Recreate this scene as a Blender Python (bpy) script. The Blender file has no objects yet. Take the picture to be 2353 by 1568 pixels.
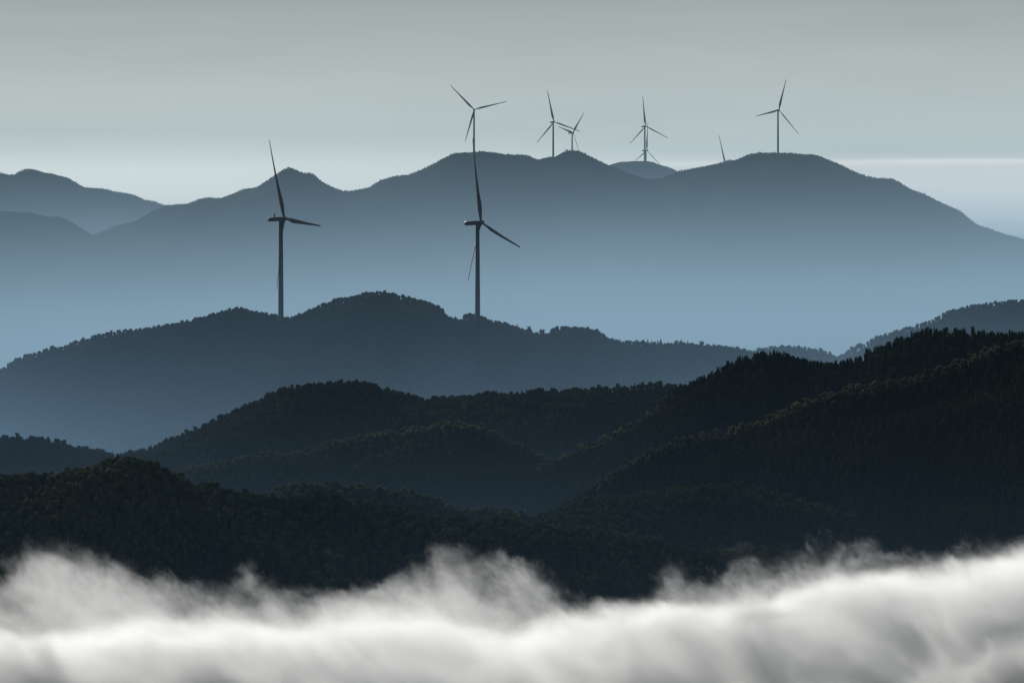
import bpy, math, random
import numpy as np
from mathutils import Vector, Matrix

random.seed(7)
rng = np.random.default_rng(7)
sc = bpy.context.scene
COL = sc.collection
R = math.radians

# ------------------------------------------------------------------ camera
CAM_Z = 300.0
PITCH = -0.805                      # degrees
F = 2352 / (36 / 200)               # picture units per unit of tan(angle) (the survey sheet is 2352 wide)
cp, sp = math.cos(R(PITCH)), math.sin(R(PITCH))

def at(u, v, D):
    """World point seen at (u, v) of the survey sheet, at ground distance D (metres along +Y)."""
    a, b = (u - 1176) / F, (784 - v) / F
    dy, dz = cp - b * sp, sp + b * cp
    t = D / dy
    return Vector((a * t, D, CAM_Z + dz * t))

cam_d = bpy.data.cameras.new('camera')
cam_d.lens = 200; cam_d.sensor_width = 36
cam_d.clip_start = 1; cam_d.clip_end = 120000
cam = bpy.data.objects.new('camera', cam_d); COL.objects.link(cam)
cam.location = (0, 0, CAM_Z); cam.rotation_euler = (R(90 + PITCH), 0, 0)
sc.camera = cam

# ------------------------------------------------------------------ numpy noise
_perm = rng.random((256, 256))
def vnoise(x, y):
    xi, yi = np.floor(x).astype(int), np.floor(y).astype(int)
    fx, fy = x - xi, y - yi
    fx, fy = fx * fx * (3 - 2 * fx), fy * fy * (3 - 2 * fy)
    g = lambda i, j: _perm[i & 255, j & 255]
    a = g(xi, yi) * (1 - fx) + g(xi + 1, yi) * fx
    b = g(xi, yi + 1) * (1 - fx) + g(xi + 1, yi + 1) * fx
    return (a * (1 - fy) + b * fy) * 2 - 1
def fbm(x, y, o=5):
    s, a, t = 0, 1.0, 0
    for k in range(o):
        s = s + a * vnoise(x * 2 ** k + 17.3 * k, y * 2 ** k + 9.1 * k); t += a; a *= .5
    return s / t

# ------------------------------------------------------------------ helpers
def mesh_obj(name, verts, faces, mat, parent=None, smooth=False):
    me = bpy.data.meshes.new(name)
    me.from_pydata([tuple(v) for v in verts], [], faces)
    if smooth: me.polygons.foreach_set('use_smooth', [True] * len(me.polygons))
    me.materials.append(mat)
    o = bpy.data.objects.new(name, me); COL.objects.link(o)
    if parent: o.parent = parent
    return o
def tag(o, label=None, cat=None, group=None, kind=None):
    if label: o['label'] = label
    if cat: o['category'] = cat
    if group: o['group'] = group
    if kind: o['kind'] = kind
    return o
def empty(name, loc):
    o = bpy.data.objects.new(name, None); COL.objects.link(o)
    o.location = loc; o.empty_display_size = .5
    return o

def new_mat(name):
    m = bpy.data.materials.new(name); m.use_nodes = True
    nt = m.node_tree; nt.nodes.clear()
    return m, nt, nt.nodes.new('ShaderNodeOutputMaterial')
def node(nt, t, **kw):
    n = nt.nodes.new(t)
    for k, v in kw.items(): setattr(n, k, v)
    return n
def mth(nt, op, a, b=None, c=None, clamp=False):
    n = nt.nodes.new('ShaderNodeMath'); n.operation = op; n.use_clamp = clamp
    for i, v in enumerate((a, b, c)):
        if v is None: continue
        if isinstance(v, (int, float)): n.inputs[i].default_value = v
        else: nt.links.new(v, n.inputs[i])
    return n.outputs[0]
def sstep(nt, v, a, b, lo=0., hi=1.):
    n = nt.nodes.new('ShaderNodeMapRange'); n.interpolation_type = 'SMOOTHSTEP'
    nt.links.new(v, n.inputs['Value'])
    for k, x in (('From Min', a), ('From Max', b), ('To Min', lo), ('To Max', hi)):
        if isinstance(x, (int, float)): n.inputs[k].default_value = x
        else: nt.links.new(x, n.inputs[k])
    return n.outputs[0]

# ------------------------------------------------------------------ surface materials
def ground_mat(name, c1, c2, scale):
    m, nt, out = new_mat(name)
    b = node(nt, 'ShaderNodeBsdfDiffuse')
    tc = node(nt, 'ShaderNodeNewGeometry')
    nz = node(nt, 'ShaderNodeTexNoise'); nz.inputs['Scale'].default_value = scale; nz.inputs['Detail'].default_value = 8
    nt.links.new(tc.outputs['Position'], nz.inputs['Vector'])
    cr = node(nt, 'ShaderNodeValToRGB')
    cr.color_ramp.elements[0].color = (*c1, 1); cr.color_ramp.elements[1].color = (*c2, 1)
    cr.color_ramp.elements[0].position = .35; cr.color_ramp.elements[1].position = .68
    nt.links.new(nz.outputs['Fac'], cr.inputs[0]); nt.links.new(cr.outputs[0], b.inputs['Color'])
    nt.links.new(b.outputs[0], out.inputs[0])
    return m
M_slope = ground_mat('forest_floor', (.006, .008, .005), (.016, .019, .010), .02)
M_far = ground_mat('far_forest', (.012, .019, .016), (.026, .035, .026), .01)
M_plain = ground_mat('valley_floor', (.04, .05, .03), (.07, .08, .045), .002)

def leaf_mat(name, c1, c2, trans):
    m, nt, out = new_mat(name)
    d = node(nt, 'ShaderNodeBsdfDiffuse'); t = node(nt, 'ShaderNodeBsdfTranslucent'); mx = node(nt, 'ShaderNodeMixShader')
    oi = node(nt, 'ShaderNodeObjectInfo'); geo = node(nt, 'ShaderNodeNewGeometry')
    nz = node(nt, 'ShaderNodeTexNoise'); nz.inputs['Scale'].default_value = .012; nz.inputs['Detail'].default_value = 3
    nt.links.new(geo.outputs['Position'], nz.inputs['Vector'])
    f = mth(nt, 'ADD', mth(nt, 'MULTIPLY', oi.outputs['Random'], .5), mth(nt, 'MULTIPLY', sstep(nt, nz.outputs['Fac'], .35, .65), .5))
    cr = node(nt, 'ShaderNodeValToRGB')
    cr.color_ramp.elements[0].color = (*c1, 1); cr.color_ramp.elements[1].color = (*c2, 1)
    nt.links.new(f, cr.inputs[0])
    nt.links.new(cr.outputs[0], d.inputs[0]); nt.links.new(cr.outputs[0], t.inputs[0])
    mx.inputs[0].default_value = trans
    nt.links.new(d.outputs[0], mx.inputs[1]); nt.links.new(t.outputs[0], mx.inputs[2])
    nt.links.new(mx.outputs[0], out.inputs[0])
    return m
M_leaf = leaf_mat('broad_leaves', (.016, .026, .011), (.060, .068, .026), .35)
M_needle = leaf_mat('needles', (.014, .024, .012), (.035, .045, .018), .15)
M_bamboo = leaf_mat('feathery_leaves', (.014, .022, .010), (.050, .056, .022), .35)
M_bark = ground_mat('bark', (.02, .016, .012), (.05, .04, .03), 3)

def paint_mat(name, c, rough):
    m, nt, out = new_mat(name)
    b = node(nt, 'ShaderNodeBsdfPrincipled'); b.inputs['Roughness'].default_value = rough
    geo = node(nt, 'ShaderNodeNewGeometry')
    nz = node(nt, 'ShaderNodeTexNoise'); nz.inputs['Scale'].default_value = .5; nz.inputs['Detail'].default_value = 6
    nt.links.new(geo.outputs['Position'], nz.inputs['Vector'])
    cr = node(nt, 'ShaderNodeValToRGB')
    cr.color_ramp.elements[0].color = (c * .75, c * .76, c * .76, 1); cr.color_ramp.elements[1].color = (c, c, c, 1)
    nt.links.new(nz.outputs['Fac'], cr.inputs[0]); nt.links.new(cr.outputs[0], b.inputs['Base Color'])
    nt.links.new(b.outputs[0], out.inputs[0])
    return m
PAINT = .06
M_tower = paint_mat('tower_paint', PAINT * .75, .8)
M_blade = paint_mat('blade_paint', PAINT * .8, .8)
M_nacelle = paint_mat('nacelle_paint', PAINT * .7, .75)
m_, nt_, out_ = new_mat('bright_cap_emission')
e_ = node(nt_, 'ShaderNodeEmission'); e_.inputs[1].default_value = 2; nt_.links.new(e_.outputs[0], out_.inputs[0]); M_bright_cap = m_  # plain white emission for the small bright spot on the nacelle tail

# ------------------------------------------------------------------ ridges
class Ridge:
    def __init__(s, name, pts, D, depth, slope, mat, res, drop=0, rough=1.0, back=None, spur=60, label=None, wx=600, round_=60):
        s.D, s.slope, s.rough, s.spur, s.depth = D, slope, rough, spur, depth
        s.round = round_
        P = [at(u, v, D) for u, v in pts]
        s.X = np.array([p.x for p in P]); s.Z = np.array([p.z for p in P]) - drop
        s.seed = rng.random() * 500
        back = back or depth
        hw = 1176 / F * D * 1.25
        xs = np.arange(-hw - 200, hw + 200, res)
        # row spacing: fine near the crest
        ds = [0.]
        st = res
        while ds[-1] < depth: ds.append(ds[-1] + st); st = min(st * 1.03, res * 4)
        db = [0.]; st = res * 1.5
        while db[-1] < back: db.append(db[-1] + st); st = min(st * 1.25, res * 12)
        ys = np.array([-d for d in ds[::-1]] + db[1:]) + D
        XX, YY = np.meshgrid(xs, ys)
        ZZ = s.h(XX, YY)
        nx, ny = len(xs), len(ys)
        V = np.stack([XX.ravel(), YY.ravel(), ZZ.ravel()], 1)
        i = np.arange(ny - 1)[:, None] * nx + np.arange(nx - 1)[None]
        Fc = np.stack([i, i + 1, i + nx + 1, i + nx], -1).reshape(-1, 4)
        me = bpy.data.meshes.new(name)
        me.vertices.add(len(V)); me.vertices.foreach_set('co', V.ravel())
        me.loops.add(Fc.size); me.loops.foreach_set('vertex_index', Fc.ravel().astype(np.int32))
        me.polygons.add(len(Fc)); me.polygons.foreach_set('loop_start', np.arange(0, Fc.size, 4, dtype=np.int32))
        me.update(calc_edges=True)
        me.polygons.foreach_set('use_smooth', [True] * len(Fc))
        me.materials.append(mat)
        s.obj = bpy.data.objects.new(name, me); COL.objects.link(s.obj)
        tag(s.obj, label, None, None, 'structure')
    def crest(s, x):
        return np.interp(x, s.X, s.Z)
    def h(s, x, y):
        x = np.asarray(x, float); y = np.asarray(y, float)
        d = y - s.D
        ad = np.abs(d)
        w = np.clip(ad / 160, 0, 1)
        sm = 0
        offs = (-1., -.5, 0, .5, 1.)
        for o in offs: sm = sm + s.crest(x + o * (4 + ad * .55) + d * .15 * np.sin(s.seed))
        c = sm / len(offs)
        c0 = s.crest(x)
        c = np.where(ad < 6, c0, np.minimum(c, c0 + 4 + 0 * ad) * np.clip((ad - 6) / 60, 0, 1) + c0 * (1 - np.clip((ad - 6) / 60, 0, 1)))
        fall = s.slope * (np.sqrt(ad ** 2 + s.round ** 2) - s.round)
        sp_ = fbm(x / s.spur + s.seed, y / (s.spur * 2.2) + s.seed * 1.7, 4)
        n = sp_ * s.spur * .30 * w + fbm(x / 22 + s.seed, y / 22, 3) * 1.6 * s.rough * np.clip(ad / 25, 0.15, 1)
        n = n - .10 * s.spur * w
        fine = fbm(x / 7 + s.seed, y / 7 + 3, 3) * .9 * s.rough
        z = c - fall + n + fine * (1 if s.rough > 0 else 0)
        return np.maximum(z, -20)

B_pts = [(-300, 640), (0, 610), (100, 585), (160, 560), (222, 538), (260, 522), (310, 509), (345, 490), (381, 473), (400, 471), (430, 470), (455, 460), (478, 455),
 (495, 457), (510, 458), (535, 447), (560, 436), (590, 431), (610, 419), (630, 405), (650, 391), (664, 385), (675, 389), (690, 397), (703, 399), (715, 398), (723, 402), (735, 415),
 (760, 430), (785, 440), (805, 440), (820, 437), (850, 430), (875, 414), (900, 408), (925, 404), (940, 401), (970, 390), (1000, 375), (1020, 364), (1040, 354), (1060, 351), (1085, 350),
 (1110, 348), (1125, 350), (1150, 354), (1180, 356), (1205, 356), (1218, 360), (1235, 368), (1248, 364), (1262, 361), (1275, 360), (1290, 352), (1300, 347), (1315, 346), (1330, 348), (1350, 357),
 (1375, 370), (1395, 379), (1420, 388), (1450, 402), (1480, 412), (1515, 412), (1540, 402), (1560, 394), (1600, 386), (1640, 378), (1660, 373), (1690, 368), (1715, 357), (1735, 353), (1760, 353), (1790, 352),
 (1810, 353), (1840, 355), (1870, 356), (1890, 362), (1925, 378), (1955, 392), (1990, 406), (2010, 410), (2050, 413), (2065, 421), (2095, 438), (2120, 446), (2150, 461),
 (2175, 473), (2205, 487), (2225, 502), (2245, 519), (2290, 533), (2330, 544), (2352, 550), (2500, 590), (2700, 640)]
A_pts = [(-400, 470), (-200, 430), (-60, 405), (0, 396), (20, 402), (35, 401), (50, 391), (65, 388), (80, 390), (100, 397), (130, 402), (155, 409), (175, 419), (190, 430), (215, 432), (245, 435),
 (265, 441), (290, 444), (310, 449), (335, 460), (350, 461), (381, 473), (430, 492), (520, 530), (700, 560), (900, 600), (1300, 800), (2700, 900)]
C_pts = [(-300, 500), (-100, 480), (0, 487), (40, 488), (75, 491), (110, 499), (130, 498), (150, 503), (170, 514), (190, 527), (215, 541), (250, 580), (290, 640), (360, 740), (480, 850), (900, 900), (2700, 1000)]
D_pts = [(800, 800), (1000, 560), (1200, 440), (1300, 410), (1380, 388), (1402, 378), (1425, 372), (1460, 370), (1482, 370), (1500, 372), (1520, 380), (1540, 385), (1550, 391), (1620, 430), (1750, 480), (1950, 620), (2200, 800)]
Z_pts = [(700, 800), (900, 620), (1100, 440), (1250, 402), (1312, 400), (1400, 420), (1487, 438), (1600, 452), (1667, 462), (1800, 480), (2000, 560), (2200, 700), (2400, 800)]
E_pts = [(-300, 960), (-150, 905), (0, 850), (30, 832), (60, 817), (100, 803), (150, 793), (210, 772), (260, 758), (330, 753), (375, 748), (430, 736), (480, 721), (515, 711), (545, 706), (585, 713),
 (630, 722), (660, 729), (690, 720), (740, 702), (790, 684), (830, 674), (850, 670), (880, 667), (920, 675), (960, 688), (1000, 699), (1014, 705), (1020, 722), (1040, 733), (1060, 735), (1068, 724), (1080, 719),
 (1100, 722), (1130, 735), (1170, 746), (1205, 756), (1240, 768), (1262, 764), (1272, 753), (1300, 751), (1340, 756), (1370, 759), (1395, 775), (1430, 782), (1460, 781), (1500, 788), (1540, 790),
 (1570, 786), (1622, 792), (1661, 797), (1700, 802), (1760, 815), (1850, 840), (2000, 880), (2400, 950), (2700, 1000)]
F_pts = [(900, 1050), (1200, 950), (1500, 830), (1650, 805), (1728, 798), (1765, 791), (1800, 788), (1835, 789), (1870, 795), (1895, 798), (1912, 812), (1940, 830), (2100, 880), (2400, 1000)]
G_pts = [(1300, 1100), (1700, 900), (1850, 850), (1940, 813), (1965, 800), (1990, 786), (2030, 767), (2080, 752), (2110, 743), (2150, 729), (2175, 714), (2230, 702), (2300, 693), (2352, 688), (2500, 670), (2750, 660)]
H_pts = [(-300, 960), (-100, 990), (0, 1002), (25, 1001), (60, 1003), (120, 1008), (169, 1021), (219, 1033), (275, 1041), (307, 1030), (353, 1022), (391, 1001), (451, 980), (515, 951), (564, 929), (600, 917), (645, 890),
 (705, 881), (776, 871), (840, 875), (880, 887), (940, 907), (985, 920), (1010, 914), (1060, 908), (1120, 900), (1190, 897), (1230, 889), (1270, 895), (1330, 892), (1400, 885), (1470, 882), (1530, 880),
 (1600, 885), (1800, 900), (2100, 920), (2700, 940)]
I_pts = [(1000, 1180), (1150, 1090), (1276, 1042), (1340, 1012), (1417, 985), (1488, 940), (1530, 900), (1565, 872), (1620, 852), (1660, 825), (1700, 808), (1740, 803), (1770, 800), (1810, 806), (1850, 815), (1900, 820), (1950, 817),
 (1990, 800), (2040, 772), (2090, 755), (2130, 744), (2160, 740), (2200, 745), (2250, 751), (2300, 750), (2352, 748), (2500, 740), (2750, 720)]
J_pts = [(1200, 1200), (1350, 1120), (1450, 1060), (1500, 1025), (1560, 1004), (1620, 999), (1670, 990), (1740, 968), (1830, 924), (1900, 909), (2000, 884), (2120, 864), (2200, 834), (2290, 800), (2352, 780), (2500, 740), (2750, 690)]
K_pts = [(0, 1180), (250, 1110), (450, 1066), (540, 1046), (640, 1036), (700, 1034), (780, 1008), (880, 992), (960, 981), (1050, 970), (1110, 978), (1180, 1005), (1240, 1040), (1290, 1062), (1400, 1110), (1600, 1200), (2400, 1350)]
L_pts = [(-300, 1120), (0, 1090), (60, 1088), (110, 1090), (150, 1078), (200, 1064), (245, 1050), (275, 1050), (305, 1053), (340, 1064), (400, 1085), (460, 1114), (560, 1124), (650, 1130), (760, 1140), (900, 1160), (1000, 1178), (1120, 1190), (1300, 1215), (1600, 1250), (2700, 1330)]
N_pts = [(-300, 1240), (200, 1200), (500, 1150), (620, 1128), (720, 1108), (860, 1122), (960, 1134), (1050, 1160), (1180, 1178), (1300, 1210), (1500, 1260), (1700, 1300), (2700, 1400)]
O_pts = [(900, 1300), (1100, 1230), (1200, 1190), (1280, 1160), (1350, 1138), (1420, 1128), (1500, 1124), (1560, 1112), (1640, 1104), (1700, 1108), (1780, 1126), (1880, 1150), (2000, 1190), (2200, 1230), (2700, 1260)]

ridge = {}
def mk(key, name, *a, **k): ridge[key] = Ridge(name, *a, **k)
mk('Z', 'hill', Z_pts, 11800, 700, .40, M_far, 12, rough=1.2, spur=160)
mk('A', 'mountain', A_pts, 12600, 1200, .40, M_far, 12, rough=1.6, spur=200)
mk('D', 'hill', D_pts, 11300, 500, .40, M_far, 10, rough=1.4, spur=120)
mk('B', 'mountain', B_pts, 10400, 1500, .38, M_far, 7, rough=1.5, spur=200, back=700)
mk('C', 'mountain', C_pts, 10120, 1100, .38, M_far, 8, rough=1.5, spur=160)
mk('G', 'hill', G_pts, 4700, 500, .36, M_slope, 4, drop=3.5, spur=70)
mk('F', 'hill', F_pts, 4600, 400, .36, M_slope, 4, drop=5, spur=70)
mk('E', 'hill', E_pts, 4000, 600, .36, M_slope, 3.5, drop=3.3, spur=75, round_=30)
mk('H', 'hill', H_pts, 3450, 450, .36, M_slope, 3.5, drop=4, spur=60, round_=30)
mk('I', 'hill', I_pts, 3050, 450, .36, M_slope, 3.5, drop=7, spur=55, round_=30)
mk('K', 'hill', K_pts, 3100, 350, .34, M_slope, 3.5, drop=5, spur=45, round_=30)
mk('J', 'hill', J_pts, 2750, 450, .36, M_slope, 3.5, drop=5, spur=50, round_=30)
mk('O', 'hill', O_pts, 2600, 350, .34, M_slope, 3.5, drop=5, spur=40, round_=30)
mk('N', 'hill', N_pts, 2650, 350, .34, M_slope, 3.5, drop=5, spur=40, round_=30)
mk('L', 'hill', L_pts, 2450, 500, .34, M_slope, 3.5, drop=5, spur=45, round_=30)

# the ground: one sheet that reaches the horizon
g = 60000
mesh_obj('ground', [(-g, -3000, 0), (g, -3000, 0), (g, 2 * g, 0), (-g, 2 * g, 0)], [(0, 1, 2, 3)], M_plain)
tag(bpy.data.objects['ground'], kind='structure')

# ------------------------------------------------------------------ tree shapes
def leaf_cloud(lobes, n, size, rs, flat=.6, spiky=0.):
    """n small bent leaf clumps spread through ellipsoid lobes [(centre, radii)]."""
    V, Fc = [], []
    wts = [l[1][0] * l[1][1] for l in lobes]
    for k in range(n):
        c, r = rs.choices(lobes, wts)[0]
        while True:
            p = Vector((rs.gauss(0, 1), rs.gauss(0, 1), rs.gauss(0, 1)))
            if p.length > .1: break
        p.normalize()
        p *= (rs.random() ** .35) * rs.uniform(.85, 1.12)
        q = Vector((c[0] + p.x * r[0], c[1] + p.y * r[1], c[2] + p.z * r[2]))
        nrm = (p + Vector((rs.gauss(0, .45), rs.gauss(0, .45), rs.gauss(0, .45) + .2))).normalized()
        t = nrm.orthogonal().normalized(); t.rotate(Matrix.Rotation(rs.uniform(0, 6.28), 3, nrm))
        b = nrm.cross(t)
        s = size * rs.uniform(.6, 1.4)
        up = Vector((0, 0, spiky * s * rs.uniform(.5, 1.5)))
        i = len(V)
        V += [q - t * s - b * s * flat * .3, q + b * -s * flat + nrm * s * .2, q + t * s + up, q + b * s * flat + nrm * s * .2]
        Fc += [(i, i + 1, i + 2), (i, i + 2, i + 3)]
    return V, Fc
def core(lobes, k=.72):
    """dark inner volume of a crown: low-poly lobes"""
    V, Fc = [], []
    for c, r in lobes:
        i = len(V); nu, nv = 7, 4
        V.append(Vector((c[0], c[1], c[2] - r[2] * k)))
        for a in range(1, nv):
            th = math.pi * a / nv
            for b in range(nu):
                ph = 2 * math.pi * (b + .5 * (a % 2)) / nu
                w = k * random.uniform(.85, 1.15)
                V.append(Vector((c[0] + r[0] * w * math.sin(th) * math.cos(ph), c[1] + r[1] * w * math.sin(th) * math.sin(ph), c[2] - r[2] * w * math.cos(th))))
        V.append(Vector((c[0], c[1], c[2] + r[2] * k)))
        for b in range(nu):
            b2 = (b + 1) % nu
            Fc.append((i, i + 1 + b2, i + 1 + b))
            for a in range(nv - 2):
                p, q = i + 1 + a * nu, i + 1 + (a + 1) * nu
                Fc.append((p + b, p + b2, q + b2, q + b))
            Fc.append((i + 1 + (nv - 2) * nu + b, i + 1 + (nv - 2) * nu + b2, i + 1 + (nv - 1) * nu))
    return V, Fc
def join(*ms):
    V, Fc = [], []
    for v, f in ms:
        i = len(V); V += list(v); Fc += [tuple(j + i for j in x) for x in f]
    return V, Fc
def tube(path, radii, n=6, cap=True):
    V, Fc = [], []
    for k, (p, r) in enumerate(zip(path, radii)):
        p = Vector(p)
        d = (Vector(path[min(k + 1, len(path) - 1)]) - Vector(path[max(k - 1, 0)])).normalized()
        a = d.orthogonal().normalized() if abs(d.z) < .9 else Vector((1, 0, 0)); a = (a - d * a.dot(d)).normalized(); b = d.cross(a)
        V += [p + (a * math.cos(2 * math.pi * j / n) + b * math.sin(2 * math.pi * j / n)) * r for j in range(n)]
    for k in range(len(path) - 1):
        for j in range(n):
            Fc.append((k * n + j, k * n + (j + 1) % n, (k + 1) * n + (j + 1) % n, (k + 1) * n + j))
    if cap:
        Fc.append(tuple(range(n))[::-1]); Fc.append(tuple((len(path) - 1) * n + j for j in range(n)))
    return V, Fc

def broadleaf(rs, tall=1., n=210):
    H = rs.uniform(5.2, 7.5) * tall; rad = rs.uniform(1.9, 2.7)
    lobes = [((0, 0, H * .55), (rad * .8, rad * .8, H * .42))]
    for k in range(rs.randint(5, 7)):
        a = rs.uniform(0, 6.28); rr = rad * rs.uniform(.35, .75)
        lobes.append(((rr * math.cos(a), rr * math.sin(a), H * rs.uniform(.22, .82)), (rad * rs.uniform(.35, .55),) * 2 + (rad * rs.uniform(.35, .6),)))
    crown = join(leaf_cloud(lobes, n, .34, rs), core(lobes, .74))
    limbs = [tube([(0, 0, -1.5), (rs.uniform(-.1, .1), 0, H * .35), (rs.uniform(-.3, .3), rs.uniform(-.3, .3), H * .75)], [.2, .15, .05], 5)]
    for c, r in lobes[1:]:
        limbs.append(tube([(0, 0, H * .25), (c[0] * .5, c[1] * .5, (H * .3 + c[2]) / 2), c], [.1, .07, .03], 4))
    return crown, join(*limbs)
def conifer(rs, n=200, H=None, rad=None):
    H = H or rs.uniform(6, 8.5); rad = rad or rs.uniform(1.7, 2.3)
    lobes = []
    tiers = 8
    for k in range(tiers):
        f = k / (tiers - 1)
        rr = rad * (1 - f) ** .85 * rs.uniform(.85, 1.15) + .14
        a = rs.uniform(0, 6.28); off = rr * .18
        lobes.append(((off * math.cos(a), off * math.sin(a), H * (.18 + .78 * f)), (rr, rr, H * .075)))
    crown = join(leaf_cloud(lobes, n, .26, rs), core(lobes, .7))
    return crown, tube([(0, 0, -1.5), (0, 0, H * .5), (0, 0, H * .99)], [.18, .12, .03], 5)
def bamboo(rs, n=230):
    """a clump of feathery nodding plumes"""
    lobes, stems = [], []
    for k in range(rs.randint(5, 7)):
        a = rs.uniform(0, 6.28); b = rs.uniform(.3, 1.5); H = rs.uniform(4.8, 7.6)
        x0, y0 = b * math.cos(a), b * math.sin(a); lx, ly = rs.uniform(-.9, .9), rs.uniform(-.9, .9)
        path = [(x0, y0, -1.5), (x0 * 1.05, y0, H * .5), (x0 + lx * .4, y0 + ly * .4, H * .85), (x0 + lx, y0 + ly, H)]
        stems.append(tube(path, [.06, .05, .03, .015], 3, False))
        for f, w in ((.2, .9), (.4, 1.0), (.58, 1.0), (.74, .85), (.87, .62), (.96, .36)):
            lobes.append(((x0 + lx * max(0, f - .4) * 1.4, y0 + ly * max(0, f - .4) * 1.4, H * f), (w, w, H * .12)))
    crown = join(leaf_cloud(lobes, n, .3, rs, .4, .5), core(lobes, .62))
    return crown, join(*stems)

rs = random.Random(11)
M_sun_tint = leaf_mat('sun_tinted_leaves', (.042, .055, .027), (.095, .097, .048), .45)  # sunlight on the crests is painted into this lighter leaf colour
SHAPES = {'broad': [broadleaf(rs) for _ in range(5)], 'cone': [conifer(rs) for _ in range(3)], 'feather': [bamboo(rs) for _ in range(4)]}
LEAFM = {'broad': M_leaf, 'cone': M_needle, 'feather': M_bamboo}
protos = {}
lib = {}
SHAPES['pale'] = [broadleaf(rs, 1., 170) for _ in range(4)]; LEAFM['pale'] = M_sun_tint
for kind, shapes in SHAPES.items():
    c = bpy.data.collections.new('forest_' + kind)      # not linked to the scene: read by the forest's nodes only
    for i, (crown, trunk) in enumerate(shapes):
        V, Fc = join(crown, trunk)
        me = bpy.data.meshes.new('forest_tree'); me.from_pydata([tuple(v) for v in V], [], Fc)
        me.materials.append(LEAFM[kind])
        c.objects.link(bpy.data.objects.new('forest_tree', me))
    lib[kind] = c

def forest(name, pts, kind, label, lean=0):
    """the wood on a hillside that nobody could count: one object that scatters crowns"""
    me = bpy.data.meshes.new(name)
    me.from_pydata([tuple(p[:3]) for p in pts], [], [])
    a = me.attributes.new('size', 'FLOAT', 'POINT'); a.data.foreach_set('value', [p[3] for p in pts])
    o = bpy.data.objects.new(name, me); COL.objects.link(o)
    ng = bpy.data.node_groups.new(name, 'GeometryNodeTree')
    ng.interface.new_socket('Geometry', in_out='INPUT', socket_type='NodeSocketGeometry')
    ng.interface.new_socket('Geometry', in_out='OUTPUT', socket_type='NodeSocketGeometry')
    gi, go = ng.nodes.new('NodeGroupInput'), ng.nodes.new('NodeGroupOutput')
    ci = ng.nodes.new('GeometryNodeCollectionInfo'); ci.inputs['Collection'].default_value = lib[kind]
    ci.inputs['Separate Children'].default_value = True; ci.inputs['Reset Children'].default_value = True
    iop = ng.nodes.new('GeometryNodeInstanceOnPoints'); iop.inputs['Pick Instance'].default_value = True
    rv = ng.nodes.new('FunctionNodeRandomValue'); rv.data_type = 'FLOAT_VECTOR'
    rv.inputs[0].default_value = (-.08, -.08, 0); rv.inputs[1].default_value = (.08, .08, 6.28)
    at_ = ng.nodes.new('GeometryNodeInputNamedAttribute'); at_.data_type = 'FLOAT'; at_.inputs['Name'].default_value = 'size'
    L = ng.links.new
    L(gi.outputs[0], iop.inputs['Points']); L(ci.outputs[0], iop.inputs['Instance'])
    ri = ng.nodes.new('FunctionNodeRandomValue'); ri.data_type = 'INT'
    for s_ in ri.inputs:
        if s_.name == 'Max' and s_.type == 'INT': s_.default_value = 30
    L([s_ for s_ in ri.outputs if s_.type == 'INT'][0], iop.inputs['Instance Index'])
    L(rv.outputs[0], iop.inputs['Rotation']); L([s_ for s_ in at_.outputs if s_.type == 'VALUE'][0], iop.inputs['Scale'])
    L(iop.outputs[0], go.inputs[0])
    md = o.modifiers.new('scatter', 'NODES'); md.node_group = ng
    tag(o, label, 'forest', None, 'stuff')
    return o

def crown_points(r, d0, d1, step, smin, smax, u0=-80, u1=2432, patch=None):
    """jittered grid of trees on ridge r between depth d0 (towards the camera, negative) and d1 behind the crest"""
    x0, x1 = (u0 - 1176) / F * r.D * 1.02, (u1 - 1176) / F * r.D * 1.02
    X, Y = np.meshgrid(np.arange(x0, x1, step), np.arange(r.D + d0, r.D + d1, step))
    X = X + rng.uniform(-.45, .45, X.shape) * step; Y = Y + rng.uniform(-.45, .45, Y.shape) * step
    X, Y = X.ravel(), Y.ravel()
    dens = fbm(X / 40 + 5, Y / 40, 3)
    keep = rng.random(len(X)) < np.clip(.95 + dens * .5, .6, 1)
    X, Y = X[keep], Y[keep]
    Zs = r.h(X, Y)
    keep = Zs > 0
    X, Y, Zs = X[keep], Y[keep], Zs[keep]
    S = (smin + (smax - smin) * rng.random(len(X)) ** 1.3 * 1.25) * (1 + .45 * fbm(X / 26, Y / 26 + 9, 3))
    return list(zip(X.tolist(), Y.tolist(), (Zs - .4).tolist(), S.tolist()))

WOODS = [ # ridge, kind, from, to, spacing, size
 ('E', 'broad', -330, 6, 2.7, .42, .74, 'broadleaf wood covering the hazy hill under the two large turbines'),
 ('G', 'broad', -150, 6, 3.4, .45, .8, 'pale hazy wood on the far hill at the right edge'),
 ('F', 'broad', -80, 6, 3.4, .42, .7, 'hazy wood on the small low knoll in the gap at right'),
 ('H', 'broad', -260, 6, 2.9, .45, .8, 'dark wood on the long rounded hill in front of the hazy valley'),
 ('I', 'feather', -260, 6, 3.0, .5, .85, 'feathery dark wood on the tall hillside at right'),
 ('K', 'broad', -200, 6, 2.9, .45, .8, 'wood on the low central mound with a lighter crest'),
 ('J', 'feather', -300, 6, 3.0, .5, .8, 'feathery wood on the nearer slope at lower right'),
 ('O', 'broad', -200, 6, 3.2, .55, .9, 'dark wood on the low spur below the right slope'),
 ('N', 'broad', -200, 6, 3.2, .55, .9, 'dark wood just above the middle of the fog'),
 ('L', 'broad', -300, 6, 3.2, .6, 1.0, 'nearly black wood on the nearest hill at left')]
for k, kind, d0, d1, step, s0, s1, lab in WOODS:
    forest('forest', crown_points(ridge[k], d0, d1, step, s0, s1), kind, lab)
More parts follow.
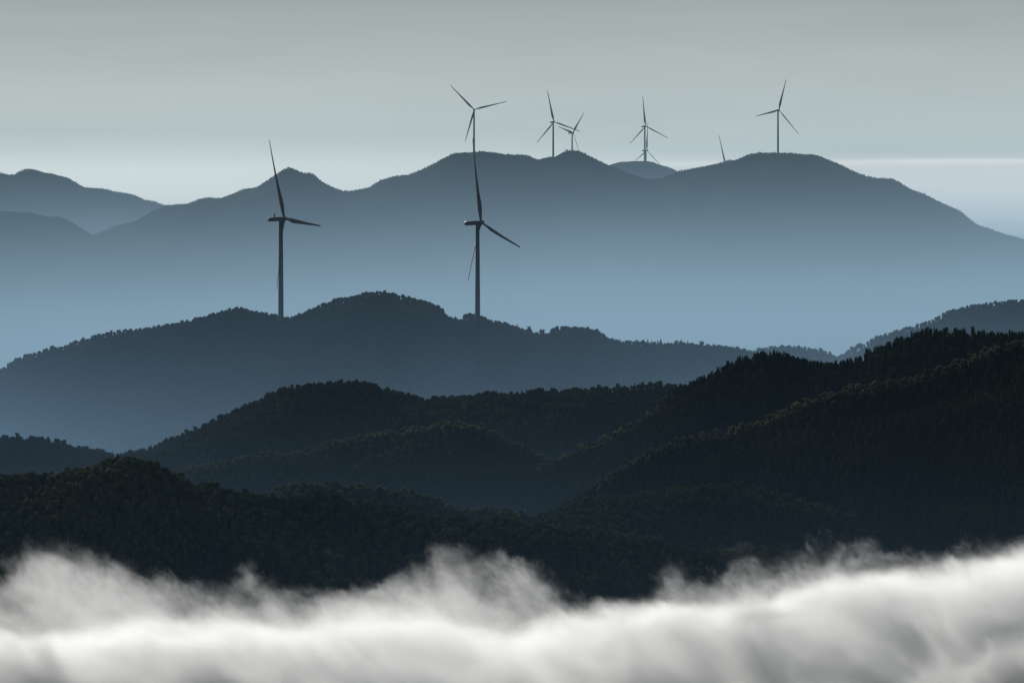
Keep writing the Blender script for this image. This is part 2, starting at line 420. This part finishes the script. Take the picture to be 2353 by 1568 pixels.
for k, a0, a1, u0, u1, lab in (('J', -16, 16, 1380, 2400, 'paler yellow-green trees strung along the crest of the lower right slope, sunlight painted into their leaves'), ('K', -14, 14, 420, 1320, 'paler trees along the crest of the central mound, sunlight painted into their leaves'),
        ('N', -12, 12, 640, 1200, 'paler trees along the low crest above the fog, sunlight painted into their leaves'), ('I', -14, 10, 1240, 1560, 'paler trees down the left end of the tall right hillside, sunlight painted into their leaves'),
        ('L', -40, -4, -60, 330, 'paler trees on the back of the nearest left hill, sunlight painted into their leaves')):
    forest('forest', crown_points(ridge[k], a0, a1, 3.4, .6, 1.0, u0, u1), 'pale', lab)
for k, d0, lab in (('B', -14, 'thin distant tree cover along the top of the long mountain'), ('A', -10, 'distant tree cover on the mountain at far left'), ('C', -10, 'distant tree cover on the dim spur at left')):
    forest('forest', crown_points(ridge[k], d0, 6, 3.2, .22, .42), 'broad', lab)

# ------------------------------------------------------------------ skyline trees that can be told apart
tree_src = {}
def tree(kind, i, loc, s, rz, label, group, cat='tree'):
    nm = {'broad': 'broadleaf_tree', 'cone': 'conifer_tree', 'feather': 'feathery_tree'}[kind]
    key = (kind, i)
    t = empty(nm, loc)
    if key not in tree_src:
        crown, trunk = SHAPES[kind][i]
        tr = mesh_obj('stem' if kind == 'feather' else 'trunk', *trunk, M_bark, t)
        cr = mesh_obj('crown', *crown, LEAFM[kind], t)
        tree_src[key] = (tr, cr)
    else:
        for src in tree_src[key]:
            c = src.copy(); COL.objects.link(c); c.parent = t
    t.scale = (s,) * 3; t.rotation_euler = (rs.uniform(-.05, .05), rs.uniform(-.05, .05), rz)
    return tag(t, label, cat, group)
def on_ridge(k, u, d=-3):
    r = ridge[k]; x = (u - 1176) / F * (r.D + d)
    return Vector((x, r.D + d, float(r.h(np.array([x]), np.array([r.D + d]))[0]) - .3))

def row(k, u0, u1, step, kinds, s0, s1, label, group):
    u = u0
    while u < u1:
        kind = rs.choice(kinds)
        tree(kind, rs.randrange(len(SHAPES[kind])), on_ridge(k, u, rs.uniform(-8, 2)), rs.uniform(s0, s1), rs.uniform(0, 6.28), label, group)
        u += step * rs.uniform(.6, 1.5)
row('E', 1150, 1500, 13, ['broad', 'broad', 'broad', 'cone'], .55, .95, 'small tree on the skyline of the hazy hill right of the central turbine', 'skyline trees right of the central turbine')
row('E', 1500, 1700, 12, ['broad', 'broad', 'cone'], .6, 1.0, 'small tree in the broken treeline where the hazy hill runs down to the right', 'skyline trees at the low right end of the hazy hill')
row('H', -5, 290, 17, ['broad', 'broad', 'cone'], .6, 1.0, 'dark tree on the low skyline at the left edge above the near hill', 'skyline trees of the low left hill')
row('H', 300, 640, 17, ['broad'], .55, .95, 'dark tree on the rising left shoulder of the rounded dark hill', 'skyline trees of the rounded hill, left shoulder')
row('H', 990, 1530, 17, ['broad', 'broad', 'cone'], .55, .9, 'dark tree on the long level skyline left of the tall right hillside', 'skyline trees of the level dark ridge')
row('I', 1530, 1940, 16, ['feather', 'feather', 'broad'], .6, .95, 'feathery black tree on the first hump of the tall right hillside', 'feathery skyline trees on the first hump')
row('I', 1950, 2360, 17, ['feather', 'feather', 'broad'], .65, 1.0, 'feathery black tree on the higher hump near the right edge', 'feathery skyline trees on the higher hump')
row('G', 1950, 2340, 20, ['broad'], .6, .95, 'hazy grey tree on the skyline behind the black right hillside', 'hazy skyline trees at right')
tree('cone', 0, on_ridge('G', 2010), 1.05, 1, 'lone pointed conifer standing up from the hazy skyline at right', None)
tree('cone', 1, on_ridge('E', 1518), 1.15, 2, 'pointed dark conifer taller than its neighbours on the low right end of the hazy hill', None)
tree('broad', 1, on_ridge('E', 1216), 1.15, 2, 'rounded tree standing apart on the hazy slope right of the central turbine', None)
tree('broad', 3, on_ridge('E', 1245), 1.15, .5, 'double-topped tree just left of the wooded hump right of the central turbine', None)
tree('broad', 2, on_ridge('L', 275), 1.2, 2, 'largest black tree crowning the nearest hill at left', None)
tree('broad', 0, on_ridge('L', 245), 1.0, 1, 'broad black tree left of the tallest tree on the nearest left hill', None)
tree('broad', 4, on_ridge('L', 318), 1.05, 1, 'round black tree right of the tallest tree on the nearest left hill', None)

# ------------------------------------------------------------------ wind turbines
def blade_mesh(L, turn=-1):
    st = [(0, .62, .62, 50), (.03, .62, .60, 46), (.08, .85, .50, 38), (.15, 1.35, .34, 27), (.22, 1.5, .28, 21), (.35, 1.22, .21, 14), (.5, .95, .16, 9), (.65, .72, .12, 6), (.8, .56, .10, 3), (.92, .44, .08, 1), (.98, .34, .06, 0), (1, .2, .04, 0)]
    V, Fc = [], []; n = 12
    for f, ch, th, tw in st:
        t = turn * R(tw + (2 if turn > 0 else 8))
        for j in range(n):
            a = 2 * math.pi * j / n
            ch_ = ch * 1.38; x = ch_ * math.cos(a) + (.35 * (ch - th) if f > .03 else 0); y = th * 1.45 * math.sin(a) * (1 if f < .05 else (.65 + .35 * -math.cos(a)))
            V.append(Vector((x * math.cos(t) - y * math.sin(t), x * math.sin(t) + y * math.cos(t) + 1.6 * f * f, f * L)))
    for k in range(len(st) - 1):
        for j in range(n): Fc.append((k * n + j, k * n + (j + 1) % n, (k + 1) * n + (j + 1) % n, (k + 1) * n + j))
    Fc.append(tuple(range(n))[::-1]); Fc.append(tuple((len(st) - 1) * n + j for j in range(n)))
    return V, Fc
def sections(rows, n):
    V, Fc = [], []
    for r_ in rows: V += r_
    for k in range(len(rows) - 1):
        for j in range(n): Fc.append((k * n + j, k * n + (j + 1) % n, (k + 1) * n + (j + 1) % n, (k + 1) * n + j))
    Fc.append(tuple(range(n))[::-1]); Fc.append(tuple((len(rows) - 1) * n + j for j in range(n)))
    return V, Fc
def turbine(hub_uv, D, base_uv, yaw, th, Lpx, cone, label, extra='', overhang=2.6):
    """yaw: the rotor axis, degrees from +X (picture right) towards the camera"""
    L = Lpx * D / F
    y, tl = R(yaw), R(5)
    n = Vector((math.cos(y) * math.cos(tl), -math.sin(y) * math.cos(tl), math.sin(tl)))
    s = Vector((math.sin(y), math.cos(y), 0)); u = s.cross(n)
    if u.z < 0: u = -u
    hub = at(*hub_uv, D)
    nh = Vector((n.x, n.y, 0)).normalized()
    base = at(*base_uv, D)
    axis = hub - n * overhang                       # above the tower's centre
    bx = base.x
    root = empty('wind_turbine', (axis.x, axis.y, base.z))
    o = Vector(root.location)
    top = axis.z - o.z - 1.3
    prof = [(-14, 1.95), (0, 1.9), (top * .33, 1.78), (top * .333, 1.74), (top * .66, 1.6), (top * .663, 1.56), (top - .8, 1.36), (top - .78, 1.5), (top, 1.5)]
    if extra == 'near': prof = [(z, r * .92) for z, r in prof]
    rows = [[Vector((r * math.cos(2 * math.pi * j / 28), r * math.sin(2 * math.pi * j / 28), z)) for j in range(28)] for z, r in prof]
    tw = mesh_obj('tower', *sections(rows, 28), M_tower, root, True)
    # nacelle: rounded box, long tail away from the rotor
    side = Vector((-nh.y, nh.x, 0)); rows = []
    for t, w, h, dz in ((1.4, .95, 1.0, 0), (1.1, 1.3, 1.3, 0), (-.5, 1.55, 1.45, .05), (-4, 1.6, 1.5, .1), (-7.4, 1.5, 1.4, .15), (-9.0, 1.25, 1.2, .2), (-9.5, .9, .85, .25)):
        rr = []
        for j in range(20):
            a = 2 * math.pi * j / 20; c_, s_ = math.cos(a), math.sin(a)
            px, pz = math.copysign(abs(c_) ** .5, c_) * w, math.copysign(abs(s_) ** .5, s_) * h
            rr.append(axis - o + n * t + side * px + Vector((0, 0, pz + dz)))
        rows.append(rr)
    na = mesh_obj('nacelle', *sections(rows[::-1], 20), M_nacelle, root, True)
    if extra in ('mast', 'near', 'bright_cap'):
        p = axis - o - n * (4.7 if extra == 'mast' else 8.6) + Vector((0, 0, 1.4))
        if extra == 'mast':
            mesh_obj('sensor_mast', *join(tube([p, p + Vector((0, 0, 2.9))], [.42, .4], 8), tube([p + Vector((-.1, 0, 2.3)) - side * .9, p + Vector((-.1, 0, 2.3)) + side * .9], [.14, .14], 6)), M_nacelle, na)
        if extra in ('near', 'bright_cap'):
            sz = .36 if extra == 'near' else .6
            rows = [[p - n * .5 + Vector((sz * r * math.cos(2 * math.pi * j / 10), sz * r * math.sin(2 * math.pi * j / 10), z * sz)) for j in range(10)] for z, r in ((0, 1), (.5, 1), (.9, .8), (1.2, .3))]
            mesh_obj('bright_cap', *sections(rows, 10), M_bright_cap, na, True)
    # hub
    rows = []
    for t, r in ((-1.3, 1.2), (-.9, 1.5), (.6, 1.5), (1.5, 1.25), (2.2, .75), (2.5, .2)):
        rows.append([hub - o + n * t + (u * math.cos(2 * math.pi * j / 18) + s * math.sin(2 * math.pi * j / 18)) * r for j in range(18)])
    hb = mesh_obj('hub', *sections(rows, 18), M_nacelle, root, True)
    V, Fc = blade_mesh(L, 1 if yaw < 0 else -1)
    for k in range(3):
        a = R(th) + k * 2 * math.pi / 3
        zax = (u * math.cos(a) + s * math.sin(a) + n * (cone - 1.6 / L)).normalized()
        yax = (n - zax * n.dot(zax)).normalized(); xax = yax.cross(zax)
        W = [hub - o + xax * v.x + yax * v.y + zax * (v.z + 0.) for v in V]
        mesh_obj('blade', W, Fc, M_blade, root, True)
    return tag(root, label, 'wind turbine', 'wind turbines')

turbine((653, 502), 3984, (646, 727), -22.8, 24.8, 203, .052, 'large dark wind turbine at left with a small mast on its nacelle', 'mast')
turbine((1105, 511), 3900, (1098, 722), -22.1, 13, 201, .07, 'large dark wind turbine in the centre, its raised blade overlapping a far turbine', 'near')
turbine((1089, 252), 10400, (1088.5, 352), 86.8, 76, 77.2, .008, 'distant wind turbine facing the camera directly above the large central turbine')
turbine((1272.5, 280), 10400, (1271, 362), 55.8, 107.3, 73.2, .047, 'taller of the two distant turbines whose blades cross, on the saddle')
turbine((1316.4, 304.9), 11700, (1312, 398), 38, 42, 62, .065, 'shorter of the two distant turbines whose blades cross, rising from behind the rounded summit')
turbine((1483, 290), 11300, (1481, 372), 49.5, 113.5, 69.5, .07, 'distant turbine on the pale hump between the two mountain tops')
turbine((1486, 345.4), 11850, (1483, 440), 34.5, 6, 66.2, .058, 'farthest turbine half hidden low behind the one on the pale hump')
turbine((1668, 382), 11850, (1667, 464), 49, 104, 74, .05, 'turbine hidden behind the ridge with only one raised blade showing')
turbine((1789, 253), 10400, (1787, 353), 54.6, 17.7, 74.6, .07, 'distant wind turbine alone on the broad flat mountain top at right', 'bright_cap')

# ------------------------------------------------------------------ haze: one big volume that fills the valleys
def closed_box(name, x0, x1, y0, y1, z0, z1, mat):
    V = [(x, y, z) for z in (z0, z1) for y in (y0, y1) for x in (x0, x1)]
    return mesh_obj(name, V, [(0, 2, 3, 1), (4, 5, 7, 6), (0, 1, 5, 4), (2, 6, 7, 3), (0, 4, 6, 2), (1, 3, 7, 5)], mat)
m, nt, out = new_mat('haze')
geo = node(nt, 'ShaderNodeNewGeometry'); sx = node(nt, 'ShaderNodeSeparateXYZ'); nt.links.new(geo.outputs['Position'], sx.inputs[0])
X_, Y_, Z_ = sx.outputs
def expz(z0, H): return mth(nt, 'EXPONENT', mth(nt, 'DIVIDE', mth(nt, 'SUBTRACT', z0, Z_), H))
def zone(a, b, c, d): return mth(nt, 'MULTIPLY', sstep(nt, Y_, a, b), sstep(nt, Y_, d, c))
def MUL(a, b): return mth(nt, 'MULTIPLY', a, b)
def ADD(a, b): return mth(nt, 'ADD', a, b)
far_x = sstep(nt, X_, -900, 300, .56, 1.04)
rho = ADD(ADD(MUL(expz(265, 42), MUL(zone(3350, 3600, 3950, 4200), 3.6e-4)),
              MUL(MUL(expz(300, 80), far_x), MUL(zone(4300, 5200, 9400, 10600), 2.35e-4))),
          ADD(ADD(MUL(expz(450, 90), MUL(zone(10500, 10900, 13400, 13900), 6e-5)), MUL(MUL(expz(450, 60), sstep(nt, X_, -400, 300)), MUL(zone(10450, 10700, 11100, 11300), 2.0e-4))), ADD(MUL(expz(230, 30), MUL(zone(2050, 2500, 3200, 3500), 2.8e-5)), MUL(expz(300, 100), 6e-6))))
hn = node(nt, 'ShaderNodeTexNoise'); hn.inputs['Scale'].default_value = .0016; hn.inputs['Detail'].default_value = 2
hm = node(nt, 'ShaderNodeMapping'); hm.inputs['Scale'].default_value = (1, .5, 2.2); nt.links.new(geo.outputs['Position'], hm.inputs['Vector']); nt.links.new(hm.outputs[0], hn.inputs['Vector'])
rho = MUL(rho, sstep(nt, hn.outputs['Fac'], .25, .75, .72, 1.28))       # mist drifts unevenly
tt = sstep(nt, Y_, 2500, 6500)
mixc = node(nt, 'ShaderNodeMix'); mixc.data_type = 'RGBA'
ci = [i for i in mixc.inputs if i.type == 'RGBA']
ci[0].default_value = (.120, .212, .322, 1); ci[1].default_value = (.278, .42, .53, 1)  # darker near colour puts the shade of the closer valley into the haze
nt.links.new(tt, mixc.inputs[0])
ab = node(nt, 'ShaderNodeVolumeAbsorption'); ab.inputs['Color'].default_value = (0, 0, 0, 1); nt.links.new(rho, ab.inputs['Density'])
em = node(nt, 'ShaderNodeEmission'); nt.links.new([o for o in mixc.outputs if o.type == 'RGBA'][0], em.inputs[0]); nt.links.new(rho, em.inputs[1])  # haze glows by itself in place of scattered daylight
ad = node(nt, 'ShaderNodeAddShader'); nt.links.new(ab.outputs[0], ad.inputs[0]); nt.links.new(em.outputs[0], ad.inputs[1])
nt.links.new(ad.outputs[0], out.inputs['Volume'])
m.cycles.volume_step_rate = 1.0
haze = closed_box('haze', -2600, 2600, -200, 14000, -50, 1500, m)
tag(haze, 'blue morning haze lying between the hills', 'haze', None, 'stuff')
HAZE_STEP = 1.0

# ------------------------------------------------------------------ fog banks
def smooth_pts(pts, D):
    P = [at(u, v, D) for u, v in pts]
    return np.array([p.x for p in P]), np.array([p.z for p in P])
def fog_bank(name, pts, D, half, zbot, sigma, soft, amp, scale, label, step, thin=.12, streak=.35, albedo=.97, aniso=.15, glow=0., seed=0., thr=.0, stretch=(1, 1, 1.)):
    X, Z = smooth_pts(pts, D)
    hw = 1176 / F * (D + half) * 1.12
    # closed hull around the bank, its top a little above the fog's own top
    xs = np.linspace(-hw, hw, 90); ys = np.linspace(-half, half, 14)
    V, Fc = [], []
    margin = amp * .95
    for y in ys:
        for x in xs:
            f = abs(y) / half
            V.append((x, D + y, float(np.interp(x, X, Z)) + margin - (f ** 2) * (amp * 1.0)))
    n = len(xs)
    for j in range(len(ys) - 1):
        for i in range(n - 1): Fc.append((j * n + i, j * n + i + 1, (j + 1) * n + i + 1, (j + 1) * n + i))
    top = len(V)
    for y in ys:
        for x in xs: V.append((x, D + y, zbot))
    for j in range(len(ys) - 1):
        for i in range(n - 1): Fc.append((top + j * n + i, top + (j + 1) * n + i, top + (j + 1) * n + i + 1, top + j * n + i + 1))
    for i in range(n - 1):
        Fc.append((i + 1, i, top + i, top + i + 1))
        k = (len(ys) - 1) * n
        Fc.append((k + i, k + i + 1, top + k + i + 1, top + k + i))
    for j in range(len(ys) - 1):
        Fc.append((j * n, (j + 1) * n, top + (j + 1) * n, top + j * n))
        Fc.append(((j + 1) * n + n - 1, j * n + n - 1, top + j * n + n - 1, top + (j + 1) * n + n - 1))
    m, nt, out = new_mat(name)
    geo = node(nt, 'ShaderNodeNewGeometry'); sx = node(nt, 'ShaderNodeSeparateXYZ'); nt.links.new(geo.outputs['Position'], sx.inputs[0])
    x_, y_, z_ = sx.outputs
    x0, x1 = float(X[0]), float(X[-1]); zl, zh = float(Z.min()) - 1, float(Z.max()) + 1
    fc = node(nt, 'ShaderNodeFloatCurve')
    cu = fc.mapping.curves[0]
    fc.mapping.extend = 'HORIZONTAL'
    P = [((a - x0) / (x1 - x0), (b - zl) / (zh - zl)) for a, b in zip(X, Z)]
    cu.points[0].location = P[0]; cu.points[1].location = P[-1]
    for p in P[1:-1]: cu.points.new(*p)
    fc.mapping.update()
    nt.links.new(mth(nt, 'DIVIDE', mth(nt, 'SUBTRACT', x_, x0), x1 - x0), fc.inputs['Value'])
    ztop = mth(nt, 'MULTIPLY_ADD', fc.outputs[0], zh - zl, zl)
    # billows: warped noise
    mp = node(nt, 'ShaderNodeMapping'); mp.inputs['Location'].default_value = (seed * 37, seed * 11, seed * 5)
    mp.vector_type = 'TEXTURE'; mp.inputs['Scale'].default_value = (.85, 1, 1.3); mp.inputs['Rotation'].default_value = (0, R(-40), 0)
    nt.links.new(geo.outputs['Position'], mp.inputs['Vector'])
    n1 = node(nt, 'ShaderNodeTexNoise'); n1.inputs['Scale'].default_value = scale; n1.inputs['Detail'].default_value = 4; n1.inputs['Roughness'].default_value = .58; n1.inputs['Distortion'].default_value = .7
    nt.links.new(mp.outputs[0], n1.inputs['Vector'])
    bn = mth(nt, 'MULTIPLY', mth(nt, 'SUBTRACT', n1.outputs['Fac'], .5), amp * 3.0)
    mp2 = node(nt, 'ShaderNodeMapping'); mp2.vector_type = 'TEXTURE'; mp2.inputs['Scale'].default_value = (.8, 1, 1.25); mp2.inputs['Rotation'].default_value = (0, R(-50), 0); mp2.inputs['Location'].default_value = (seed * 53, seed * 17, seed * 29)
    nt.links.new(geo.outputs['Position'], mp2.inputs['Vector'])
    n2 = node(nt, 'ShaderNodeTexNoise'); n2.inputs['Scale'].default_value = scale * 4; n2.inputs['Detail'].default_value = 7; n2.inputs['Roughness'].default_value = .6; n2.inputs['Distortion'].default_value = 1.2
    nt.links.new(mp2.outputs[0], n2.inputs['Vector'])
    bn = mth(nt, 'ADD', bn, mth(nt, 'MULTIPLY', mth(nt, 'SUBTRACT', n2.outputs['Fac'], .5), amp * 1.5))
    fy = mth(nt, 'DIVIDE', mth(nt, 'ABSOLUTE', mth(nt, 'SUBTRACT', y_, D)), half)
    edge = mth(nt, 'MULTIPLY', mth(nt, 'MULTIPLY', fy, fy), amp * .8)
    d = mth(nt, 'SUBTRACT', mth(nt, 'ADD', mth(nt, 'SUBTRACT', ztop, z_), bn), edge)
    dens = mth(nt, 'POWER', sstep(nt, d, 0., soft), 1.4)
    n3 = node(nt, 'ShaderNodeTexNoise'); n3.inputs['Scale'].default_value = scale * 1.5; n3.inputs['Detail'].default_value = 4; n3.inputs['Distortion'].default_value = 1.0; n3.inputs['Roughness'].default_value = .62
    nt.links.new(mp2.outputs[0], n3.inputs['Vector'])
    dens = mth(nt, 'MULTIPLY', dens, sstep(nt, n3.outputs['Fac'], .39, .62, thin, 1.))
    mp4 = node(nt, 'ShaderNodeMapping'); mp4.vector_type = 'TEXTURE'; mp4.inputs['Scale'].default_value = (.95, 1.1, 1.45); mp4.inputs['Rotation'].default_value = (0, R(-48), 0); mp4.inputs['Location'].default_value = (seed, seed * 3, seed * 7)
    nt.links.new(geo.outputs['Position'], mp4.inputs['Vector'])
    n4 = node(nt, 'ShaderNodeTexNoise'); n4.inputs['Scale'].default_value = scale * 7; n4.inputs['Detail'].default_value = 4; n4.inputs['Distortion'].default_value = 1.5; n4.inputs['Roughness'].default_value = .6
    nt.links.new(mp4.outputs[0], n4.inputs['Vector'])
    dens = mth(nt, 'MULTIPLY', dens, sstep(nt, n4.outputs['Fac'], .36, .64, streak, 1.))
    dens = mth(nt, 'MULTIPLY', dens, sstep(nt, fy, 1.0, .55))
    dens = mth(nt, 'MULTIPLY', dens, sigma)
    pv = node(nt, 'ShaderNodeVolumePrincipled')
    pv.inputs['Color'].default_value = (albedo, albedo, albedo, 1)
    pv.inputs['Anisotropy'].default_value = aniso
    nt.links.new(dens, pv.inputs['Density'])
    if glow:
        pv.inputs['Emission Color'].default_value = (.86, .87, .86, 1)
        nt.links.new(mth(nt, 'MULTIPLY', dens, glow), pv.inputs['Emission Strength'])
    nt.links.new(pv.outputs[0], out.inputs['Volume'])
    m.cycles.volume_step_rate = step
    o = mesh_obj(name, V, Fc, m)
    return tag(o, label, 'fog', None, 'stuff')

back_pts = [(-200, 1310), (0, 1300), (50, 1268), (100, 1248), (150, 1262), (220, 1285), (300, 1290), (380, 1305), (450, 1330), (520, 1325), (600, 1330), (700, 1352), (800, 1348), (870, 1328),
 (930, 1302), (985, 1280), (1040, 1268), (1100, 1276), (1170, 1300), (1230, 1330), (1290, 1372), (1350, 1390), (1420, 1380), (1480, 1350), (1530, 1322), (1600, 1312), (1700, 1302), (1780, 1288), (1860, 1275),
 (1930, 1268), (2000, 1278), (2080, 1280), (2160, 1265), (2230, 1245), (2300, 1235), (2352, 1220), (2500, 1200)]
front_pts = [(-200, 1470), (0, 1452), (100, 1440), (200, 1422), (300, 1412), (400, 1405), (500, 1412), (600, 1420), (700, 1415), (800, 1400), (900, 1395), (1000, 1405), (1100, 1425), (1180, 1425), (1260, 1405), (1340, 1402), (1450, 1378), (1560, 1350),
 (1700, 1335), (1850, 1318), (2000, 1310), (2150, 1290), (2260, 1272), (2352, 1250), (2500, 1230)]
near_pts = [(-200, 1500), (0, 1465), (70, 1450), (140, 1480), (230, 1500), (340, 1495), (440, 1490), (540, 1515), (640, 1540), (760, 1535), (880, 1545), (960, 1580), (1040, 1600), (1180, 1590), (1300, 1560), (1380, 1550), (1500, 1590), (1700, 1600), (1850, 1570), (1960, 1560), (2060, 1530), (2160, 1505), (2250, 1480), (2352, 1460), (2500, 1450)]
def down(p, n): return [(u, v + n + 8 * math.sin(u / 97 + n)) for u, v in p]
fog_bank('fog_bank', down(back_pts, -14), 1930, 18, 140, .052, 7, 14, .030, 'farthest ragged veil of grey fog drifting up in front of the black trees', .28, seed=1.)
fog_bank('fog_bank', down(back_pts, 28), 1780, 18, 140, .052, 7, 12, .028, 'second ragged veil of grey fog, just below the farthest one', .28, seed=4.)
fog_bank('fog_bank', down(back_pts, 62), 1620, 20, 150, .056, 7, 11, .030, 'middle veil of light grey mottled fog', .28, seed=6.)
fog_bank('fog_bank', front_pts, 1470, 34, 150, .13, 7, 8, .026, 'bright bank of white fog with a rolling top', .28, seed=2., albedo=.985, aniso=.3, thin=.3, streak=.6)
fog_bank('fog_bank', down(front_pts, 45), 1330, 26, 160, .18, 8, 10, .032, 'grey fog bank with soft folds just in front of the brightest one', .28, seed=9., albedo=.84, thin=.0, streak=.6)  # low albedo paints in the shade on this side of the fog
fog_bank('fog_bank', near_pts, 1150, 26, 170, .36, 9, 8, .034, 'nearest fog bank, grey and mottled along the bottom edge', .28, seed=7., albedo=.74, thin=.12, streak=.6)  # thick-cloud shade put into a still darker fog colour

# ------------------------------------------------------------------ light
SUN_AZ, SUN_EL = -24, 19        # degrees: azimuth from +Y (straight ahead) towards +X
sd = bpy.data.lights.new('sun', 'SUN'); sd.energy = 4.3; sd.angle = R(.6); sd.color = (1, .98, .955)
so = bpy.data.objects.new('sun', sd); COL.objects.link(so)
az, el = R(SUN_AZ), R(SUN_EL)
to_sun = Vector((math.sin(az) * math.cos(el), math.cos(az) * math.cos(el), math.sin(el)))
so.rotation_euler = to_sun.to_track_quat('Z', 'Y').to_euler(); so.location = (0, 0, 2000)

w = bpy.data.worlds.new('World'); sc.world = w; w.use_nodes = True
nt = w.node_tree; nt.nodes.clear()
wo = node(nt, 'ShaderNodeOutputWorld')
sky = node(nt, 'ShaderNodeTexSky'); sky.sky_type = 'NISHITA'; sky.sun_disc = False
sky.sun_elevation = el; sky.sun_rotation = az; sky.air_density = 1.5; sky.dust_density = 5; sky.ozone_density = 1
tc = node(nt, 'ShaderNodeTexCoord'); sx = node(nt, 'ShaderNodeSeparateXYZ'); nt.links.new(tc.outputs['Generated'], sx.inputs[0])
# thin cloud veil: elevation bands, warped slowly with azimuth
nz = node(nt, 'ShaderNodeTexNoise'); nz.inputs['Scale'].default_value = 1.; nz.inputs['Detail'].default_value = 4
mp = node(nt, 'ShaderNodeMapping'); mp.inputs['Scale'].default_value = (9, 9, 260); nt.links.new(tc.outputs['Generated'], mp.inputs['Vector']); nt.links.new(mp.outputs[0], nz.inputs['Vector'])
elev = mth(nt, 'ADD', sx.outputs[2], mth(nt, 'MULTIPLY', mth(nt, 'SUBTRACT', nz.outputs['Fac'], .5), .0022))
def s2l(c): return tuple(((x / 255) / 12.92 if x / 255 < .04045 else ((x / 255 + .055) / 1.055) ** 2.4) for x in c)
def pos(v): return (600 - v) / F / .10 + .02       # survey row -> ramp position (.10 of elevation over the ramp)
def ramp(stops):
    cr = node(nt, 'ShaderNodeValToRGB'); e = cr.color_ramp.elements; cr.color_ramp.interpolation = 'LINEAR'
    e[0].position = 0; e[0].color = (*s2l(stops[0][1]), 1)
    e[1].position = 1; e[1].color = (.22, .30, .34, 1)
    for v, c in stops[1:]:
        q = e.new(pos(v)); q.color = (*s2l(c), 1)
    nt.links.new(mth(nt, 'ADD', mth(nt, 'DIVIDE', elev, .10), .02), cr.inputs[0])
    return cr.outputs[0]
upper = [(300, (191, 201, 199)), (200, (184, 194, 192)), (100, (173, 183, 182)), (0, (159, 170, 169))]
left = ramp([(640, (240, 244, 241)), (480, (238, 243, 239)), (440, (236, 242, 238)), (400, (229, 237, 233)), (375, (219, 228, 225)), (345, (202, 212, 210))] + upper)
right = ramp([(640, (255, 255, 255)), (560, (255, 255, 254)), (500, (249, 251, 249)), (440, (243, 245, 242)), (385, (224, 230, 228)), (378, (226, 231, 228)), (371, (240, 243, 238)), (364, (207, 216, 214)), (345, (191, 203, 202))] + upper)
skyc = node(nt, 'ShaderNodeMix'); skyc.data_type = 'RGBA'
sci = [i for i in skyc.inputs if i.type == 'RGBA']
nt.links.new(left, sci[0]); nt.links.new(right, sci[1]); nt.links.new(sstep(nt, sx.outputs[0], .0, .055), skyc.inputs[0])
veil = [o for o in skyc.outputs if o.type == 'RGBA'][0]
bg1 = node(nt, 'ShaderNodeBackground'); bg1.inputs[1].default_value = .07; nt.links.new(sky.outputs[0], bg1.inputs[0])
bg2 = node(nt, 'ShaderNodeBackground'); bg2.inputs[1].default_value = 1.0; vm = node(nt, 'ShaderNodeMix'); vm.data_type = 'RGBA'; vm.blend_type = 'MULTIPLY'; vm.inputs[0].default_value = 1
vi = [i for i in vm.inputs if i.type == 'RGBA']
nz2 = node(nt, 'ShaderNodeTexNoise'); nz2.inputs['Scale'].default_value = 1.; nz2.inputs['Detail'].default_value = 6; nz2.inputs['Roughness'].default_value = .6
mp3 = node(nt, 'ShaderNodeMapping'); mp3.inputs['Scale'].default_value = (14, 14, 120); mp3.inputs['Rotation'].default_value = (0, R(2), 0); nt.links.new(tc.outputs['Generated'], mp3.inputs['Vector']); nt.links.new(mp3.outputs[0], nz2.inputs['Vector'])
g_ = sstep(nt, nz2.outputs['Fac'], .25, .75, .958, 1.03)
cb = node(nt, 'ShaderNodeCombineColor')
for i_ in range(3): nt.links.new(g_, cb.inputs[i_])
nt.links.new(veil, vi[0]); nt.links.new(cb.outputs[0], vi[1])
nt.links.new([o for o in vm.outputs if o.type == 'RGBA'][0], bg2.inputs[0])
mx = node(nt, 'ShaderNodeMixShader')
# the veil is densest low in the sky and opens to blue overhead
nt.links.new(sstep(nt, sx.outputs[2], .35, .06, .35, 1.0), mx.inputs[0])
nt.links.new(bg1.outputs[0], mx.inputs[1]); nt.links.new(bg2.outputs[0], mx.inputs[2])
nt.links.new(mx.outputs[0], wo.inputs[0])

# ------------------------------------------------------------------ render settings
sc.render.engine = 'CYCLES'
cy = sc.cycles
cy.max_bounces = 8; cy.diffuse_bounces = 2; cy.glossy_bounces = 2; cy.transmission_bounces = 2
cy.volume_bounces = 4; cy.transparent_max_bounces = 32
cy.volume_step_rate = 1.0; cy.volume_max_steps = 256
cy.use_denoising = True
sc.view_settings.view_transform = 'Standard'; sc.view_settings.look = 'None'
sc.view_settings.exposure = 0; sc.view_settings.gamma = 1
